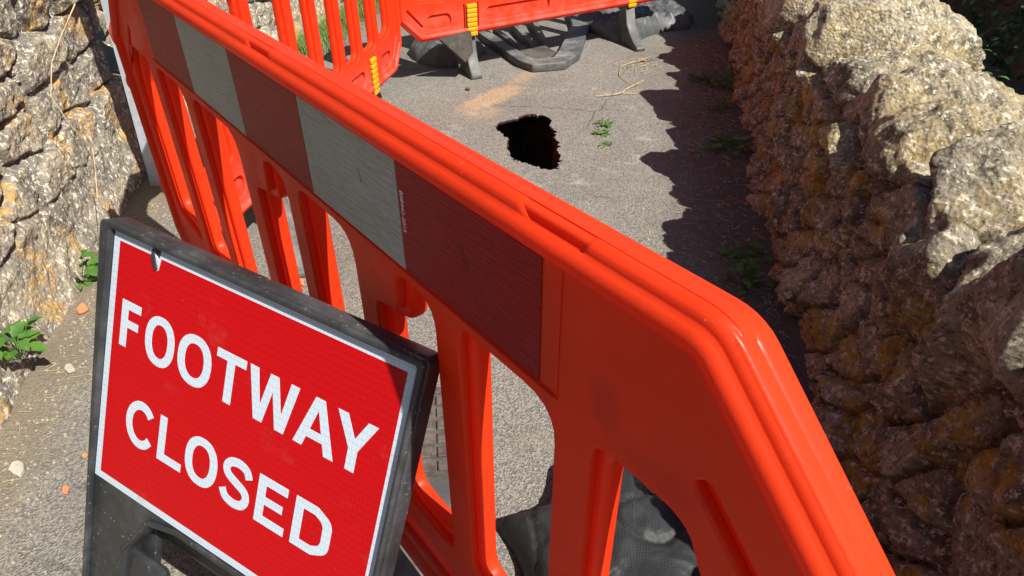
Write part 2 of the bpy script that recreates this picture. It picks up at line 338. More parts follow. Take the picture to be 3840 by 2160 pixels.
# broken rim and the cavity below
bm = bmesh.new(); rings = []
for z, sc in ((0, 1.0), (-.012, 1.0), (-.026, 1.08), (-.045, 1.25), (-.09, 1.45), (-.14, 1.6), (-.22, 1.65), (-.32, 1.75), (-.45, 1.8), (-.7, 1.9), (-1.0, 1.7), (-1.3, 1.0)):
    r = []
    for k, p in enumerate(hp):
        d = Vector((p[0], p[1], 0)) - hc; nz = .0 if z == 0 else mnoise.noise(Vector((p[0] * 9, p[1] * 9, z * 7))) * .09
        und = 1 - .95 * max(0, d.normalized().dot(Vector((.62, .785, 0)))); q = hc + d * (1 + (sc - 1) * und + (nz * 1.4 if z < -.02 else 0)); r.append(bm.verts.new((q.x, q.y, z)))
    rings.append(r)
for a, b in zip(rings, rings[1:]):
    for k in range(len(a)): f = bm.faces.new((a[k], a[(k + 1) % len(a)], b[(k + 1) % len(a)], b[k])); f.smooth = True
bm.faces.new(rings[-1])
hole = mk('hole', bm_me(bm, 'hole'), HSOIL); tag(hole, kind='structure')

# ================================================================== RIGHT WALL
ft = lambda a, b, n: a * (b / a) ** (np.arange(n) / (n - 1))
def right_wall():
    A = ft(.42, 9.0, 620) - .36
    prof = [(.37, -.06), (.375, .0), (.40, .2), (.405, .42), (.42, .58), (.45, .64), (.55, .67), (.70, .68), (.82, .64), (.87, .53), (.92, .2), (.94, -1.6)]
    s1, p1 = resample(prof[:9], .0085); s2, p2 = resample(prof[8:], .03)
    pr = np.vstack([p1, p2[1:]]); S = np.r_[s1, s1[-1] + s2[1:]]
    tx = np.gradient(pr[:, 0]); tz = np.gradient(pr[:, 1]); L = np.hypot(tx, tz); nx = -tz / L; nz = tx / L   # outward: left of travel
    k = np.ones(9) / 9; nx = np.convolve(np.pad(nx, 4, 'edge'), k, 'valid'); nz = np.convolve(np.pad(nz, 4, 'edge'), k, 'valid')
    a = A[:, None] + 0 * S[None]; s = S[None] + 0 * A[:, None]
    PN = pr[:, 0][None] + 0 * a; PZ = pr[:, 1][None] + 0 * a
    aw = a + .05 * fbm(a * 2.3, s * 2.3, 3, 3); sw = s + .04 * fbm(a * 3, s * 3, 3, 9)
    # face rubble: slabs that dip toward the path foot
    F1, F2, I1, I2, I3, DX, DY = cells(aw + .45 * sw, sw, .155, .12, 11)
    edge = sm(F2 - F1, .0, .024)
    df = (I1 - .35) * .040 + (I2 - .5) * .30 * DX + (I3 - .5) * .36 * DY - .034 * (1 - edge) - .03 * F1
    # coping: big boulders
    G1, G2, J1, J2, J3, EX, EY = cells(a + .06 * fbm(a * 2, s * 2, 3, 21), s - .56, .33, .62, 31, .75)
    edg = sm(G2 - G1, .0, .035)
    dc = .03 + (J1 - .4) * .11 + (J2 - .5) * .60 * EX + (J3 - .5) * .22 * EY - .08 * (1 - edg) - .02 * G1
    wc = sm(s, .50, .60)
    D = df * (1 - wc) + dc * wc
    rid = 1 - 2 * np.abs(fbm(a * 7, s * 5, 5, 41))
    fin = 1 - 2 * np.abs(fbm(a * 9 + s * 2.2, s * 2.0, 3, 45)); D = D + .030 * fbm(a * 6, s * 6, 7, 51, .6) + .010 * rid + .016 * fbm(a * 34, s * 34, 4, 61, .6) + .018 * sm(fin, .45, .98) * sm(s, .36, .5) * sm(s, .78, .62)
    # height changes: boulder bumps that throw the wavy shadow edge, and the higher near end
    H = -.015 + 0 * a
    for ac, am, wd in ((2.445, .125, .085), (2.79, .075, .07), (1.83, .085, .085), (1.58, .06, .08), (1.30, .05, .09), (3.30, .09, .10), (3.95, .09, .12), (4.6, .08, .12), (2.12, .02, .06), (1.02, .04, .08)):
        H = H + am * np.exp(-np.abs((a - ac) / wd) ** 3)
    H = H * (1 - .6 * sm(s, .85, 1.05)) - .015 * sm(s, .95, 1.15) * sm(a, 1.0, 1.6)
    H = H + .20 * (1 - sm(a, .68, .84)) - .12 * (1 - sm(a, .34, .46))
    up = sm(PZ, .15, .6)
    Z = PZ + nz[None] * D * 1.0 + H * up
    low = sm(PZ, .25, .02)
    Nn = PN + nx[None] * D - .045 * sm(PZ, .22, -.02) * (1 + fbm(a * 5, s * 5, 3, 71)) - .04 * fbm(a * 1.6, s * 1.2, 3, 81)
    P = np.stack([UU.x * a + NR.x * Nn, UU.y * a + NR.y * Nn, Z], -1)
    gap = (1 - edge) * (1 - wc) + (1 - edg) * wc * .6
    return grid_mesh('right_wall', P, dict(stone=I1 * (1 - wc) + J1 * wc, gap=gap, low=wc * .75), True)
wr = empty('stone_wall', AN(.5, .6), 0, label='low lichen covered stone wall on the right, brown and shaded on its path side with sunlit coping', cat='wall')
wb = mk('wall_face', right_wall(), WALLR)
wb.parent = wr; wb.matrix_parent_inverse = Matrix.Translation(-wr.location)

# ================================================================== LEFT WALLS
def stone_face(name, P0, P1, height, seed, na, nz, amp=1.0, haunch=.12, cs=(.34, .19), big=0, back=.35, endcap=True, flat=False):
    """wall from P0 to P1 (path on the left of travel is outward = rotate -90)"""
    d = (P1 - P0); Ln = d.length; d.normalize(); out = Vector((-d.y, d.x, 0)) * -1
    prof = [(haunch, -.05), (haunch * .9, .03), (haunch * .55, .14), (.03, .30), (.0, .45), (-.03, height * .8), (-.05, height - .04), (-.1, height), (-back, height)]
    S, pr = resample(prof, (height + .5) / nz)
    A = np.linspace(0, Ln, na)
    a = A[:, None] + 0 * S[None]; s = S[None] + 0 * A[:, None]
    PN = pr[:, 0][None] + 0 * a; PZ = pr[:, 1][None] + 0 * a
    F1, F2, I1, I2, I3, DX, DY = cells(a + .05 * fbm(a * 3, s * 3, 3, seed), s + .035 * fbm(a * 4, s * 4, 3, seed + 5), cs[0], cs[1], seed + 7, .85)
    edge = sm(F2 - F1, .014, .040) if flat else sm(F2 - F1, .006, .032)
    hz = sm(PZ, .16, .34)
    D = amp * ((I1 - .4) * .05 + (I2 - .5) * .3 * DX + (I3 - .5) * .4 * DY - .03 * (1 - edge) + .022 * sm(F2 - F1, .02, .07)) * (.25 + .75 * hz)
    D = D + .030 * fbm(a * 8, s * 8, 6, seed + 20, .58) * amp + .008 * fbm(a * 50, s * 50, 2, seed + 30) - .020 * np.maximum(0, fbm(a * 11, s * 16, 4, seed + 40) - .12) * 4 * amp
    if flat:
        D = hz * (.026 * (I1 - .3) + .10 * (I2 - .5) * DX + .26 * (I3 - .4) * DY - .022 * (1 - edge)) + .020 * fbm(a * 7, s * 9, 6, seed + 20, .58) + .008 * fbm(a * 34, s * 34, 3, seed + 30)
        D = D - .028 * sm(fbm(a * 4.5, s * 9, 3, seed + 40), .18, .36) * (1 - edge) * hz
    Nn = PN + D
    # end cap: bend the last columns round the corner
    X = P0.x + d.x * a + out.x * Nn; Y = P0.y + d.y * a + out.y * Nn
    if endcap:
        m = 26; Xe = []; Ye = []
        for k in range(1, m):
            f = k / (m - 1) * .45; Xe.append(X[-1] - out.x * f + d.x * .03 * math.sin(k * .9)); Ye.append(Y[-1] - out.y * f + d.y * .03 * math.sin(k * .9))
        X = np.vstack([X, np.array(Xe)]); Y = np.vstack([Y, np.array(Ye)])
        ex = lambda q: np.vstack([q] + [q[-1:]] * (m - 1)); PZ = ex(PZ); I1 = ex(I1); edge = ex(edge); hz = ex(hz)
    if flat:   # the free end of the wall leans outwards
        lean = sm(np.arange(X.shape[0]) / na, .75, 1)[:, None] * PZ * .24; X = X + d.x * lean; Y = Y + d.y * lean
    P = np.stack([X, Y, PZ + 0 * X], -1)
    return grid_mesh(name, P, dict(stone=I1, gap=(1 - edge) * hz, low=1 - hz))
L0 = Vector((-.75, -1.343, 0)); L1 = Vector((-3.42, .120, 0))
lw = empty('stone_wall', L1, 0, label='tall grey rubble wall on the left speckled with orange lichen', cat='wall')
lf = mk('wall_face', stone_face('left_face', L0, L1, 1.9, 101, 620, 400, haunch=.10, cs=(.27, .15), flat=True), WALLL)
lf.parent = lw; lf.matrix_parent_inverse = Matrix.Translation(-lw.location)
# further wall behind the second barrier
B0 = AN(2.6, -2.66); B1 = AN(9.0, -2.75)
bw = empty('stone_wall', B0, 0, label='pale rubble wall behind the barrier at the back left with grass at its foot', cat='wall')
bf = mk('wall_face', stone_face('back_face', B0, B1, 1.7, 301, 420, 130, 1.0, .10, (.3, .17), endcap=False), WALLL)
bf.parent = bw; bf.matrix_parent_inverse = Matrix.Translation(-bw.location)

# ================================================================== BARRIERS
def rrect(x0, x1, z0, z1, r, r2=None, k=5):
    """rounded rectangle; r bottom radius, r2 top radius"""
    r2 = r2 or r; P = []
    for cx, cz, rr, a0 in ((x1 - r, z0 + r, r, -90), (x1 - r2, z1 - r2, r2, 0), (x0 + r2, z1 - r2, r2, 90), (x0 + r, z0 + r, r, 180)):
        for i in range(k + 1):
            a = math.radians(a0 + 90 * i / k); P.append((cx + rr * math.cos(a), cz + rr * math.sin(a)))
    return P
def roundpoly(P, r, k=5):
    out = []; n = len(P)
    for i in range(n):
        p = Vector(P[i]); a = Vector(P[i - 1]) - p; b = Vector(P[(i + 1) % n]) - p; rr = r[i] if isinstance(r, (list, tuple)) else r
        ang = a.angle(b); t = min(rr / math.tan(ang / 2), a.length * .49, b.length * .49)
        s = p + a.normalized() * t; e = p + b.normalized() * t
        for j in range(k + 1):
            f = j / k; out.append(tuple(s * (1 - f) ** 2 + p * 2 * f * (1 - f) + e * f * f))
    return out
W, ZB, ZT = 2.10, .175, 1.088
BARS = [(.0, .085), (.295, .345), (.55, .60), (.85, .90), (1.07, 1.115), (1.30, 1.345), (1.513, 1.56), (1.738, 1.785), (1.955, 2.10)]
OB, OT = .365, .878
def outline(g=0):
    return roundpoly([(g, ZB + .12), (.12, ZB + g), (W - .12, ZB + g), (W - g, ZB + .12), (W - g, ZT - .20), (W - .20 + g * .3, ZT - g), (.20 - g * .3, ZT - g), (g, ZT - .20)], [.03, .03, .03, .03, .05, .05, .05, .05])
def openings(g, mirror=False):
    H = []
    for (a, b), (c, d) in zip(BARS, BARS[1:]):
        x0, x1 = b - g, c + g
        top = OT + g; bot = OB - g
        if c > 1.9:  # under the chamfered corner
            P = [(x0, bot), (x1, bot + .02), (x1, top - .10), (x1 - .05, top), (x0, top)]; rr = [.04, .05, .05, .05, .03]
        elif a < .01:
            P = [(x0, bot + .02), (x1, bot), (x1, top), (x0 + .05, top), (x0, top - .10)]; rr = [.05, .04, .03, .05, .05]
        elif abs(a - 1.30) < .01 or abs(a - .85) < .01:   # bars with the finger hook
            P = [(x0, bot), (x1, bot), (x1, top), (x0 + .075, top), (x0 + .07, top - .07), (x0 + .005, top - .085)]; rr = [.04, .04, .055, .03, .022, .02]
        else:
            P = [(x0, bot), (x1, bot), (x1, top), (x0, top)]; rr = [.04, .04, .055, .03]
        H.append(roundpoly(P, rr))
    return H
SLOTS = [(.165, .325, .228, .312), (.545, 1.0, .228, .312), (1.10, 1.555, .228, .312), (1.775, 1.935, .228, .312)]
GROOV = [(.395, .415, .195, .345), (.485, .505, .195, .345), (1.595, 1.615, .195, .345), (1.685, 1.705, .195, .345)]
def diag(x0, z0, x1, z1, wd):
    d = Vector((x1 - x0, z1 - z0)).normalized(); n = Vector((-d.y, d.x)) * wd / 2; a = Vector((x0, z0)); b = Vector((x1, z1))
    return roundpoly([tuple(a - n), tuple(b - n), tuple(b + n), tuple(a + n)], wd * .45)
DIAG = [(W - .195, .935, W - .055, .795, .028), (.055, .795, .195, .935, .028), (.05, .355, .145, .25, .02), (W - .145, .25, W - .05, .355, .02)]
_cache = {}
def join_bm(meshes):
    bm = bmesh.new()
    for me, M in meshes: me.transform(M); bm.from_mesh(me); bpy.data.meshes.remove(me)
    return bm
XZ = Matrix(((1, 0, 0, 0), (0, 0, -1, 0), (0, 1, 0, 0), (0, 0, 0, 1)))   # curve xy -> xz, curve +z -> -y
def barrier_panel():
    parts = []
    def layer(y, t, g, holes, bev, og=0):
        me = fill_curve([outline(og + bev)] + [[q for q in h] for h in holes], 'layer', extrude=t / 2 - bev, bevel=bev, res=3)
        parts.append((me, Matrix.Translation((0, y, 0)) @ XZ))
    slots = [rrect(a, b, c, d, .036) for a, b, c, d in SLOTS] + [rrect(a, b, c, d, .009) for a, b, c, d in GROOV] + [diag(*d) for d in DIAG]
    layer(.0075, .015, .006, openings(.001) + slots, .0045)
    layer(.0265, .0270, -.002, openings(-.010), .008, .004)
    bm = join_bm(parts)
    # round dimples inside the slots
    return bm_me(bm, 'panel')
def rail_mesh():
    P = outline(0); n = len(P); out = []
    # resample the closed outline finely
    pts = [];
    for i in range(n):
        a = Vector(P[i]); b = Vector(P[(i + 1) % n]); L = (b - a).length; k = max(1, int(L / .004))
        for j in range(k): pts.append(a.lerp(b, j / k))
    m = len(pts)
    sec = [(-.036, .001), (-.0355, -.007), (-.031, -.0120), (-.024, -.0140), (-.017, -.0128), (-.0125, -.0085), (-.0105, -.0040), (-.0085, -.0036), (-.004, -.0028), (-.0008, .0002), (.0008, .004), (.0016, .0077), (-.0012, .0083), (.0016, .0089), (.0014, .014), (.0002, .020), (-.003, .0265), (-.008, .032), (-.016, .0365), (-.026, .0385), (-.036, .038)]
    bm = bmesh.new(); R = []
    for i in range(m):
        p = pts[i]; t = (pts[(i + 1) % m] - pts[i - 1]).normalized(); o = Vector((t.y, -t.x))      # outline runs counter-clockwise: outward is right
        top = p.y > ZT - .004
        notch = 0
        if top:
            for c in (.377, 1.08, 1.723):
                notch = max(notch, min(1, max(0, (.042 - abs(p.x - c)) / (.004 if p.x > c else .012))))
        ring = []
        for k, (so, y) in enumerate(sec):
            oo = so
            if notch and 7 <= k <= 12: oo = so - .0095 * notch
            if p.y < ZT - .21: oo = so * 1.0 - .0
            ring.append(bm.verts.new((p.x + o.x * oo, y, p.y + o.y * oo)))
        R.append(ring)
    for i in range(m):
        a = R[i]; b = R[(i + 1) % m]
        for k in range(len(sec) - 1): f = bm.faces.new((a[k], b[k], b[k + 1], a[k + 1])); f.smooth = True
    return bm_me(bm, 'rail')
def bevbox(bm, x0, x1, y0, y1, z0, z1, bev=.003, seg=2):
    r = bmesh.ops.create_cube(bm, size=1.0, matrix=Matrix.Translation(((x0 + x1) / 2, (y0 + y1) / 2, (z0 + z1) / 2)) @ Matrix.Diagonal((x1 - x0, y1 - y0, z1 - z0, 1)))
    if bev:
        es = {e for v in r['verts'] for e in v.link_edges}
        bmesh.ops.bevel(bm, geom=list(es), offset=bev, segments=seg, affect='EDGES', profile=.5)
def tab_mesh():
    bm = bmesh.new()
    for k in range(7):
        z = ZB - .012 + k * .0255; bevbox(bm, .417, .483, -.016, -.001, z, z + .0245, .005, 2)
    bevbox(bm, .420, .480, -.011, .001, ZB - .010, ZB + .165, .002, 1)
    return bm_me(bm, 'tab')
def blade_mesh(tip, top, wd=.062, th=.05, zt=.19, flare=.03):
    """rubber foot: a curved blade from the ground tip up to under the panel, with a triangular web and a rear half"""
    tip = Vector(tip); top = Vector(top); d = (top - tip); L = d.length; d.normalize(); n = Vector((-d.y, d.x, 0))
    bm = bmesh.new(); R = []
    prof = [(0, .0, .018), (.02, .0, .026), (.25, .0, .05), (.5, .0, .085), (.75, .0, .135), (.93, .0, zt), (1.0, .0, zt + .02), (1.15, 0, zt + .02), (1.35, .0, .10), (1.7, 0, .055), (2.0, 0, .02)]
    for f, zb, zz in prof:
        w = wd * (.55 if f > .1 else .5 + f); p = tip + d * L * f
        lo = 0.001 if f < .45 or f > 1.5 else .0 + .0
        R.append([bm.verts.new(p + n * w + Vector((0, 0, lo))), bm.verts.new(p + n * w + Vector((0, 0, zz))), bm.verts.new(p - n * w + Vector((0, 0, zz))), bm.verts.new(p - n * w + Vector((0, 0, lo)))])
    for a, b in zip(R, R[1:]):
        for k in range(4): bm.faces.new((a[k], a[(k + 1) % 4], b[(k + 1) % 4], b[k]))
    bm.faces.new(R[0]); bm.faces.new(R[-1][::-1])
    bmesh.ops.recalc_face_normals(bm, faces=bm.faces[:])
    es = [e for e in bm.edges if len(e.link_faces) == 2 and e.calc_face_angle(0) > .6]
    bmesh.ops.bevel(bm, geom=es, offset=.007, segments=3, affect='EDGES', profile=.5)
    return bm_me(bm, 'blade')
PANEL = barrier_panel(); RAIL = rail_mesh(); TAB = tab_mesh()
def strips(root, blocks, y=-.0015):
    for x0, x1, z0, z1, red in blocks:
        bm = bmesh.new(); bevbox(bm, x0 + .0008, x1 - .0008, y, y + .003, z0, z1, .0004, 1)
        root['last'] = mk('reflective_strip', bm_me(bm, 'strip'), SRED if red else SWHT, root).name
def barrier(origin, dx, label, cat, group, feet, tabs=True, blocks=(), lift=0):
    rz = math.atan2(dx[1], dx[0]); root = empty('safety_barrier', (*origin, lift), rz, label=label, cat=cat, group=group)
    inv = root.matrix_basis.inverted()
    p = mk('panel', PANEL, ORANGE, root); auto(p, 40)
    r = mk('edge_rail', RAIL, ORANGE, root); auto(r, 55)
    if tabs:
        for x in (0, 1.20):
            t = mk('foot_clip', TAB.copy() if not x else bpy.data.meshes['tab_copy'], YEL, root); t.data.name = 'tab_copy'; t.location.x = x; auto(t, 50)
    strips(root, blocks)
    for tip, top, m in feet:
        f = mk('foot', blade_mesh(inv @ Vector((*tip, 0)), inv @ Vector((*top, 0)), zt=.19 + lift), m, root); auto(f, 40)
    return root
TSH = 2.10
# near barrier, its front face on y = 0
STR = [(-1.72, -1.45, 1), (-1.45, -1.175, 0), (-1.175, -.908, 1), (-.908, -.645, 0), (-.645, -.388, 1)]
STR = [(a + W, b + W, .897, 1.046, c) for a, b, c in STR]
FG = 'red plastic barriers fencing off the hole'
b1 = barrier((-W, 0), (1, 0), 'nearest orange red barrier with red and white reflective strip, crossing the whole picture', 'barrier', FG,
    [((-.47, -.26), (-.47, .02), FOOTM), ((-1.66, -.26), (-1.66, .02), FOOTM)], tabs=False, blocks=STR)
# recessed ledge round the strip and end seam
bm = bmesh.new(); bevbox(bm, W - .3635, W - .3620, -.0012, .002, .893, 1.052, 0)
bevbox(bm, .36, W - .362, -.0035, .002, .8905, .8945, .001, 1)
auto(mk('strip_ledge', bm_me(bm, 'ledge'), ORANGE, b1))
def knob(r, sx, sz, loc, name, parent):
    bm = bmesh.new(); bmesh.ops.create_uvsphere(bm, u_segments=20, v_segments=12, radius=r, matrix=Matrix.Diagonal((sx, 1, sz, 1)))
    return mk(name, bm_me(bm, name), ORANGE, parent, True, loc)
knob(.030, .9, 1.5, (-.035, .02, .86), 'hinge_peg', b1); knob(.028, 1.0, 1.1, (-.028, .018, .735), 'hinge_peg', b1); knob(.030, .9, 1.3, (-.035, .02, .42), 'hinge_peg', b1)
# code printed on the strip
def text_mesh(body, size, offset=0, extrude=0.0):
    cu = bpy.data.curves.new('t', 'FONT'); cu.body = body; cu.size = size; cu.offset = offset; cu.extrude = extrude
    o = bpy.data.objects.new('t', cu); COL.objects.link(o); dg = bpy.context.evaluated_depsgraph_get(); dg.update()
    me = bpy.data.meshes.new_from_object(o.evaluated_get(dg)); bpy.data.objects.remove(o); return me
me = text_mesh('BS8442-2015', .0105, .0002)
PRT = simple('grey_print', (.75, .55, .55), (.6, .45, .45), 60)
o = mk('printed_code', me, PRT, bpy.data.objects[b1['last']]); del b1['last']; o.matrix_local = Matrix.Translation((W - .6385, -.0022, 1.012)) @ Matrix(((0, 1, 0, 0), (0, 0, -1, 0), (-1, 0, 0, 0), (0, 0, 0, 1)))
b2 = barrier((-2.12, .06), (-.636, .771), 'orange red barrier at the back left, standing in front of the grass and rubble wall', 'barrier', FG,
    [((-2.03, .335), (-2.43, .44), FOOTM), ((-2.80, 1.33), (-3.09, 1.21), FOOTM)])
b2.scale = (.905, 1, 1)
b3 = barrier((-3.433, 1.583), (.10, .995), 'orange red barrier standing across the path behind the hole, seen from its lower edge', 'barrier', FG,
    [((-3.316, 2.006), (-3.42, 2.035), FOOTM), ((-3.083, 3.155), (-3.29, 3.225), FOOTM)], lift=.07)

bm = bmesh.new(); v = [bm.verts.new(p) for p in ((.21, -.045, .19), (.43, -.035, .20), (.43, -.05, .08), (.37, -.055, .03), (.21, -.02, .19), (.43, -.01, .20), (.43, -.02, .08), (.37, -.03, .03))]
for q in ((0, 1, 2, 3), (7, 6, 5, 4), (0, 4, 5, 1), (1, 5, 6, 2), (2, 6, 7, 3), (3, 7, 4, 0)): bm.faces.new([v[k] for k in q])
bmesh.ops.recalc_face_normals(bm, faces=bm.faces[:]); bmesh.ops.bevel(bm, geom=bm.edges[:], offset=.006, segments=2, affect='EDGES')
auto(mk('foot_web', bm_me(bm, 'web'), FOOTD, [o for o in b3.children if o.name.startswith('foot') and 'clip' not in o.name][0]))
# ================================================================== FOOTWAY CLOSED sign
RS = Matrix(((.931, -.115, .347), (.364, .388, -.847), (-.037, .915, .403)))
K = .602 / .6 * 1e-3; T0 = Vector((-1.1493, -.2460, .8139)); VB = 838
base = T0 + RS @ Vector((300 * K, -VB * K, 0))
sign = empty('roadworks_sign', base, 0, label='black framed red sign reading FOOTWAY CLOSED leaning by the near barrier', cat='sign')
sign.matrix_world = Matrix.Translation(base) @ RS.normalized().to_4x4()
def sg(P): return [((x - 300) * K, (y + VB) * K) for x, y in P]
def spart(name, polys, z0, z1, m, bev=0, res=2, ang=35, par=None):
    t = (z1 - z0); me = fill_curve([sg(p) for p in polys], name, extrude=t / 2 - bev, bevel=bev, res=res, offset=-bev)
    me.transform(Matrix.Translation((0, 0, (z0 + z1) / 2))); o = mk(name, me, m, par or sign); auto(o, ang); return o
outer = roundpoly([(4, -850), (62, -850), (80, -790), (520, -790), (538, -850), (608, -850), (612, 13), (-28, 13)], [12, 12, 30, 30, 12, 12, 14, 14])
handle = roundpoly([(84, -740), (96, -560), (150, -478), (215, -461), (385, -461), (450, -478), (504, -560), (516, -740)], [26, 40, 30, 30, 30, 30, 40, 26])
spart('frame', [outer, handle], -.038, -.0035, BLACK, .006, 3)
rim = roundpoly([(-10, -560), (-1, -452), (-1, 1), (601, 1), (601, -452), (610, -560), (626, 20), (-28, 20)], [4, 4, 5, 5, 4, 4, 12, 12])
rim = roundpoly([(-1, -452), (-1, 1), (601, 1), (601, -452), (598, -846), (606, -848), (611, 12), (-27, 12), (6, -848), (14, -846)], [2, 5, 5, 2, 2, 2, 12, 12, 2, 2])
spart('raised_rim', [rim], -.004, .009, BLACK, .004, 3)
lip = roundpoly([(84, -562), (144, -471), (213, -4525e-1), (387, -4525e-1), (456, -471), (516, -562), (506, -560), (451, -480), (385, -463), (215, -463), (149, -480), (94, -560)], 6)
spart('handle_lip', [lip], -.004, .003, BLACK, .003, 2)
# sign face: white sheet with the torn notch cut out of its upper edge, red sheet, letters
wht = [(0, 0), (0, -450), (600, -450), (600, 0), (112, 0), (108, -20), (100, -14), (88, 0)]
plate = spart('white_plate', [wht], -.0036, -.0010, SIGNW)
redp = [(15, -15), (15, -436), (585, -436), (585, -15), (114, -15), (110, -34), (103, -38), (97, -30), (93, -15)]
spart('red_panel', [redp], -.0010, -.0004, SIGNR, par=plate)
spart('torn_flap', [[(94, -4), (92, -16), (98, -28), (104, -36), (108, -33), (103, -24), (98, -12)]], -.0005, .0022, BLACK, par=plate)
def ell(cx, cy, rx, ry, n=40): return [(cx + rx * math.cos(2 * math.pi * i / n), cy + ry * math.sin(2 * math.pi * i / n)) for i in range(n)]
def sup(cx, cy, rx, ry, n=44, e=2.25):
    out = []
    for i in range(n):
        a = 2 * math.pi * i / n; c, s = math.cos(a), math.sin(a)
        out.append((cx + rx * math.copysign(abs(c) ** (2 / e), c), cy + ry * math.copysign(abs(s) ** (2 / e), s)))
    return out
def stroke(pts, wd):
    P = [Vector(p) for p in pts]; fine = []
    for i in range(len(P) - 1):
        p0 = P[max(i - 1, 0)]; p1 = P[i]; p2 = P[i + 1]; p3 = P[min(i + 2, len(P) - 1)]
        for j in range(6):
            t = j / 6; fine.append(.5 * ((2 * p1) + (p2 - p0) * t + (2 * p0 - 5 * p1 + 4 * p2 - p3) * t * t + (3 * p1 - p0 - 3 * p2 + p3) * t ** 3))
    fine.append(P[-1]); L = []; Rr = []
    for i, p in enumerate(fine):
        d = (fine[min(i + 1, len(fine) - 1)] - fine[max(i - 1, 0)]).normalized(); n = Vector((-d.y, d.x)) * wd / 2
        L.append(tuple(p + n)); Rr.append(tuple(p - n))
    return L + Rr[::-1]
LET = {
 'F': [[(34, -107), (80, -107), (80, -121), (50, -121), (50, -139), (76, -139), (76, -152), (50, -152), (50, -187), (34, -187)]],
 'O': [sup(129, -148, 34, 42), sup(129, -148, 18.5, 28)],
 'O2': [sup(209, -148.5, 37, 42), sup(209, -148.5, 21, 28)],
 'T': [[(255, -107), (316, -107), (316, -121), (293.5, -121), (293.5, -188), (277.5, -188), (277.5, -121), (255, -121)]],
 'W': [[(323, -107), (340, -107), (351, -162), (364, -107), (380, -107), (393, -162), (404, -107), (420, -107), (402, -188), (385, -188), (372, -133), (359, -188), (342, -188)]],
 'A': [[(450, -107), (467, -107), (496, -188), (479, -188), (473.5, -171), (443.5, -171), (438, -188), (421, -188)], [(448, -158), (469, -158), (458.5, -125)]],
 'Y': [[(490, -107), (508, -107), (525.5, -139), (543, -107), (560, -107), (533.5, -155), (533.5, -188), (517.5, -188), (517.5, -155)]],
 'C': [stroke([(105 + 29 * math.cos(math.radians(a)), -307 + 35 * math.sin(math.radians(a))) for a in range(38, 324, 15)], 15)],
 'L': [[(150, -267), (166, -267), (166, -333), (207, -333), (207, -347), (150, -347)]],
 'O3': [sup(250, -307, 36, 42), sup(250, -307, 20, 28)],
 'S': [stroke([(353, -289), (346, -277), (330, -272), (313, -276), (305, -287), (310, -298), (328, -306), (346, -314), (351, -326), (344, -338), (327, -342.5), (309, -338), (301, -326)], 14.5)],
 'E': [[(372, -267), (430, -267), (430, -281), (388, -281), (388, -300), (424, -300), (424, -313), (388, -313), (388, -333), (432, -333), (432, -347), (372, -347)]],
 'D': [roundpoly([(446, -347), (487, -347), (517, -333), (517, -281), (487, -267), (446, -267)], [0.5, 16, 22, 22, 16, .5], 6), roundpoly([(462, -333), (484, -333), (501, -325), (501, -289), (484, -281), (462, -281)], [.5, 8, 14, 14, 8, .5], 6)]}
for ks in (('F', 'O', 'O2', 'T', 'W', 'A', 'Y'), ('C', 'L', 'O3', 'S', 'E', 'D')):
    polys = []
    for k in ks: polys += LET[k]
    o = spart('lettering', polys, -.0005, .0001, LETW, par=plate)
# folded rear leg frame, seen through the hand hole
bm = bmesh.new()
for x in (-.20, .20): bevbox(bm, x - .02, x + .02, .02, .74, -.060, -.042, .004)
bevbox(bm, -.179, .179, .30, .345, -.060, -.046, .004); bevbox(bm, -.179, .179, .03, .07, -.060, -.046, .004)
rl = mk('rear_leg_frame', bm_me(bm, 'rear'), BLACK, sign); auto(rl)
bm = bmesh.new(); bevbox(bm, -.215, -.12, .10, .27, -.036, -.012, .012); rl = mk('latch', bm_me(bm, 'latch'), BLACK, sign); auto(rl)

# ================================================================== galvanised post, boards and covers
bm = bmesh.new()
gp = Vector((-3.094, .103, 0)); gd = Vector((.62, .78, 0)).normalized(); gn = Vector((gd.y, -gd.x, 0))
def prism(bm, P, z0, z1):
    lo = [bm.verts.new((p[0], p[1], z0)) for p in P]; hi = [bm.verts.new((p[0], p[1], z1)) for p in P]; n = len(P)
    for i in range(n): bm.faces.new((lo[i], lo[(i + 1) % n], hi[(i + 1) % n], hi[i]))
    bm.faces.new(hi); bm.faces.new(lo[::-1])
A = [(0, 0), (.11, 0), (.125, .012), (.20, .012), (.20, .009), (.127, .009), (.112, -.003), (.003, -.003), (.003, -.05), (0, -.05)]
prism(bm, [tuple((gp + gd * x - gn * (-z))[:2]) for x, z in A], 0, 1.9)
for v_ in bm.verts: v_.co += gd * v_.co.z * .062
bmesh.ops.recalc_face_normals(bm, faces=bm.faces[:])
go = mk('steel_post', bm_me(bm, 'post'), GALV); tag(go, 'folded galvanised steel post standing at the corner of the left wall', 'post')
# flat rubber ballast block below the near barrier
bm = bmesh.new()
P = roundpoly([(-.99, .17), (-.90, .235), (-.85, .19), (-.60, -.10), (-.72, -.20)], [.03, .03, .03, .03, .03]); prism(bm, P, .001, .05)
es = [e for e in bm.edges if len(e.link_faces) == 2 and e.calc_face_angle(0) > 1]; bmesh.ops.bevel(bm, geom=es, offset=.008, segments=3, affect='EDGES')
blk = mk('ballast_block', bm_me(bm, 'blk'), FOOTM); auto(blk, 30); tag(blk, 'flat grey rubber ballast block poking out under the near barrier beside the sign', 'ballast block')
